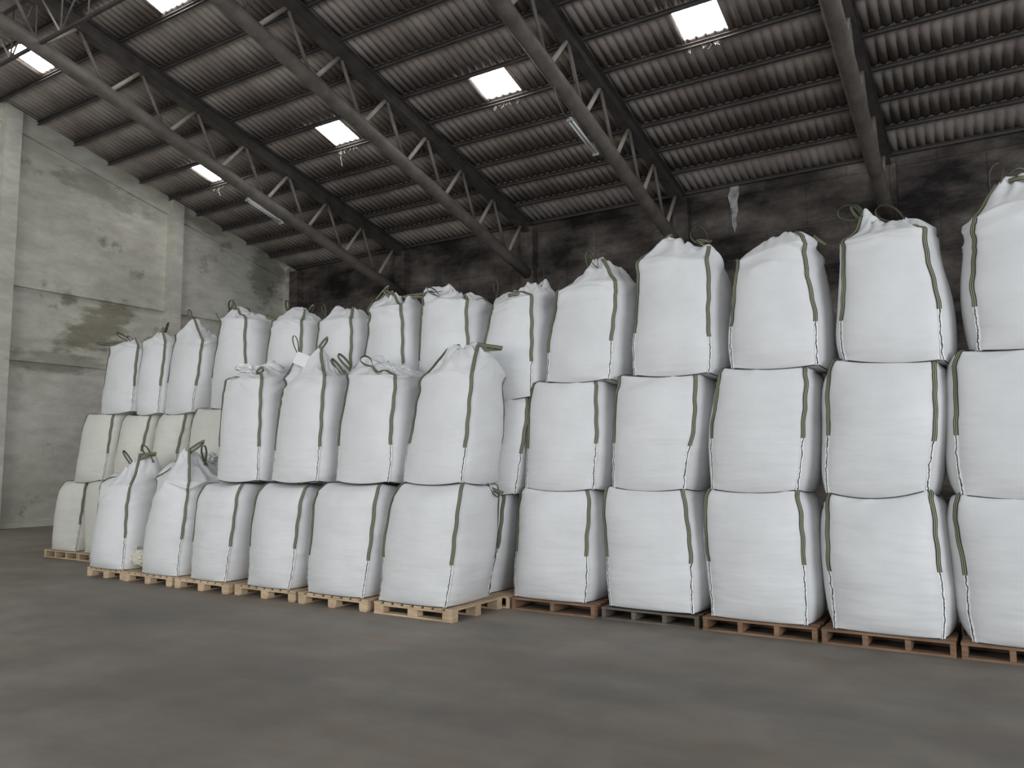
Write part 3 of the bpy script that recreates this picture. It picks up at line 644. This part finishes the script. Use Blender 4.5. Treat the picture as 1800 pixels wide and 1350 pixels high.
t3b(11, 'smooth top tier bag sloping up to a single corner peak at its right', (1289, 641, 1436, 636, 1293, 462, 1414, 440), [peak(1340, 432, YM, .2), peak(1385, 414, YM, .22), peak(1414, 408, YR+.12, .16), peak(1428, 415, YR+.3, .15)],
    [loop(0, 1281, 466, 1284, 458, YR+.1, .05, .3), loop(2, 1432, 412, 1456, 426, YR+.35, .05, .9), loop(3, 1440, 420, 1460, 434, YR+.5, .04, .3)], dome=.07, crumple=.014)
t3b(12, 'top tier bag with a sharp peak and curled loops, second from the right edge', (1486, 624, 1655, 611, 1484, 424, 1624, 404), [peak(1525, 376, YM, .12), peak(1540, 384, YM, .14), peak(1600, 388, YM, .2), peak(1640, 398, YR+.6, .2)],
    [loop(0, 1514, 384, 1478, 366, YR+.25, .16, .25), loop(3, 1514, 384, 1496, 362, YR+.35, .08, .9), loop(1, 1588, 386, 1542, 362, YR+.3, .15, .2)], dome=.05)
a = Q(YR, 1721, 606, 1721, 606, 1712, 388, 1712, 388); q = [a[0], (a[0][0]+.92, a[0][1]), a[2], (a[2][0]+.88, a[2][1]+.03)]; q = snap3(13, q)
make_bag('tallest top tier bag with upright loops, cut off by the right edge', q, YR, 'top', depth=.84, seed=313, bsag=.02, bulge=(.10, .11, .08, .12), dome=.08, **T3K,
         peaks=[peak(1766, 322, YR+.2, .16), peak(1800, 322, YM, .2), peak(1840, 320, YM, .2)],
         loops=[loop(0, 1752, 342, 1762, 288, YR+.2, .10, .3), loop(3, 1764, 322, 1800, 306, YR+.35, .12, .3), loop(2, 1774, 326, 1808, 318, YR+.2, .08, .5)])

# --- front stack, bottom tier
FB = {2: (338, 1008, 395, 1020, 358, 850, 415, 850), 3: (437, 1018, 507, 1030, 461, 849, 527, 856), 4: (545, 1029, 637, 1047, 564, 849, 657, 851), 5: (669, 1047, 782, 1064, 702, 849, 803, 850)}
labf = {2: 'lower bulk bag of the front stack beside the two slumped single bags', 3: 'lower bulk bag of the front stack under a gap between two upper bags', 4: 'lower bulk bag of the front stack next to the corner bag', 5: 'lower corner bag of the front stack with its lit side face showing'}
for k in FB:
    make_bag(labf[k], fixz(Q(YFR, *FB[k]), PZ), YFR, 'mid', depth=.79, seed=400+k, tend=.36, bulge=(.12, .10, .03, .10), sag=.03, rnd_top=(.05, .13), mdome=.03, corners=(0, 1, 2) if k == 5 else (0, 1), group='lower bags of the front stack', loops=[loop(2, 828, 848, 884, 868, YFR+.6, .05, 1.1), loop(2, 860, 856, 878, 876, YFR+.6, .05, .6)] if k == 5 else ())
make_bag('slumped bulk bag alone on the leftmost front pallet, strap loops bunched on top', fixz(Q(YFR, 160, 993, 215, 1001, 178, 862, 222, 862), PZ), YFR, 'top', depth=.79, seed=411, tend=.38, group='single slumped bags',
         bulge=(.15, .14, .03, .10), crumple=.032, wr=1.6, dome=.04, peaks=[peak(200, 818, YFR+.3, .2), peak(244, 804, YFR+.3, .18), peak(272, 800, YFR+.5, .14), peak(188, 838, YFR+.1, .2)],
         loops=[loop(1, 246, 803, 276, 797, YFR+.3, .05, 1.2), loop(0, 238, 802, 224, 784, YFR+.4, .03, 1.3), loop(2, 288, 802, 262, 774, YFR+.5, .10, .2), loop(3, 236, 804, 258, 800, YFR+.45, .05, .4)],
         flaps=[(at(243, 980, YFR+.10), (.14, .03, .09), 3, SPILL), (at(236, 964, YFR+.14), (.08, .03, .04), 6, SPILL)])
make_bag('slumped bulk bag with a twisted top, second from the left in the front stack', fixz(Q(YFR, 252, 990, 312, 1000, 272, 848, 327, 850), PZ), YFR, 'top', depth=.79, seed=412, tend=.36, group='single slumped bags',
         bulge=(.15, .12, .03, .10), crumple=.03, wr=1.5, dome=.05, peaks=[peak(300, 812, YFR+.3, .2), peak(326, 796, YFR+.2, .15), peak(345, 802, YFR+.4, .15), peak(372, 812, YFR+.7, .15)],
         loops=[loop(1, 332, 795, 360, 776, YFR+.25, .03, 1.0), loop(2, 380, 794, 370, 769, YFR+.5, .10, .3)], flaps=[(at(362, 806, YFR+.6), (.13, .13, .07), 5, LINER)])
# --- front stack, upper tier
YG = YFR+.11
def G(seed, lab, uv, peaks, loops, **kw):
    q = Q(YG, *uv); q = [(q[0][0], 1.425), (q[1][0], 1.425), q[2], q[3]]; return make_bag(lab, q, YG, 'top', depth=.70, seed=seed, bsag=.03, peaks=peaks, loops=loops, group='upper bags of the front stack', tend=.33, **kw)
G(421, 'upper front stack bag with an open crumpled mouth, leftmost of the four', (384, 838, 453, 835, 394, 672, 455, 666), [peak(396, 656, YG+.1, .13), peak(430, 646, YG+.4, .15), peak(480, 640, YG+.5, .18)],
  [loop(1, 454, 664, 466, 650, YG+.2, .05, 1.2)], bulge=(.09, .11, .03, .08), flaps=[(at(436, 648, YG+.3), (.13, .13, .05), 7, LINER), (at(476, 650, YG+.5), (.16, .12, .06), 9, LINER)])
g2 = G(422, 'upper front stack bag with a raised peak and a white document pouch', (480, 835, 557, 831, 498, 672, 566, 662), [peak(522, 622, YG+.25, .13), peak(545, 625, YG+.4, .14), peak(564, 620, YG+.3, .13), peak(590, 640, YG+.6, .15)],
  [loop(0, 525, 616, 518, 584, YG+.3, .07, .5), loop(1, 563, 618, 579, 596, YG+.3, .03, 1.2), loop(2, 606, 640, 582, 618, YG+.3, .04, 1.1)], bulge=(.09, .11, .03, .08), dome=.1)
G(423, 'upper front stack bag with a flat folded top, between pouch bag and corner bag', (593, 838, 682, 840, 609, 665, 690, 660), [peak(640, 628, YG+.3, .15), peak(668, 634, YG+.4, .15), peak(720, 645, YG+.6, .16)],
  [loop(0, 606, 648, 584, 622, YG+.1, .05, .9), loop(1, 654, 642, 636, 626, YG+.15, .10, .5)], bulge=(.09, .11, .05, .09))
G(424, 'tall upper corner bag of the front stack with a strap loop over its crown', (711, 838, 810, 838, 742, 664, 826, 662), [peak(800, 615, YG+.3, .16), peak(838, 612, YG+.3, .2), peak(870, 618, YG+.4, .18)],
  [loop(1, 840, 610, 884, 612, YG+.28, .05, 1.0), loop(0, 790, 622, 806, 610, YG+.3, .05, .6)], bulge=(.09, .11, .06, .09), dome=.12, corners=(0, 1, 2))
# document pouches
def pouch(parent, uvs, y, dy):
    parent, cv = parent; p = [at(u, v, y+e) for (u, v), e in zip(uvs, dy)]; c = sum(p)/4; j = int(np.argmin(((cv-c)**2*np.array([1.4, .2, 1.4])).sum(axis=1))); p = [q+(cv[j]-c)*np.array([0, 1, 0])+np.array([0, -.035, 0]) for q in p]; n = np.cross(p[1]-p[0], p[3]-p[0]); n /= np.linalg.norm(n)
    if n[1] > 0: n = -n
    v = [q for q in p]+[q-n*.006 for q in p]; return link('document_pouch', v, [(0, 1, 2, 3), (7, 6, 5, 4), (0, 4, 5, 1), (1, 5, 6, 2), (2, 6, 7, 3), (3, 7, 4, 0)], PAPER, parent)
pouch(g2, [(519, 617), (543, 626), (531, 646), (510, 637)], YG, (.16, .16, .06, .06))
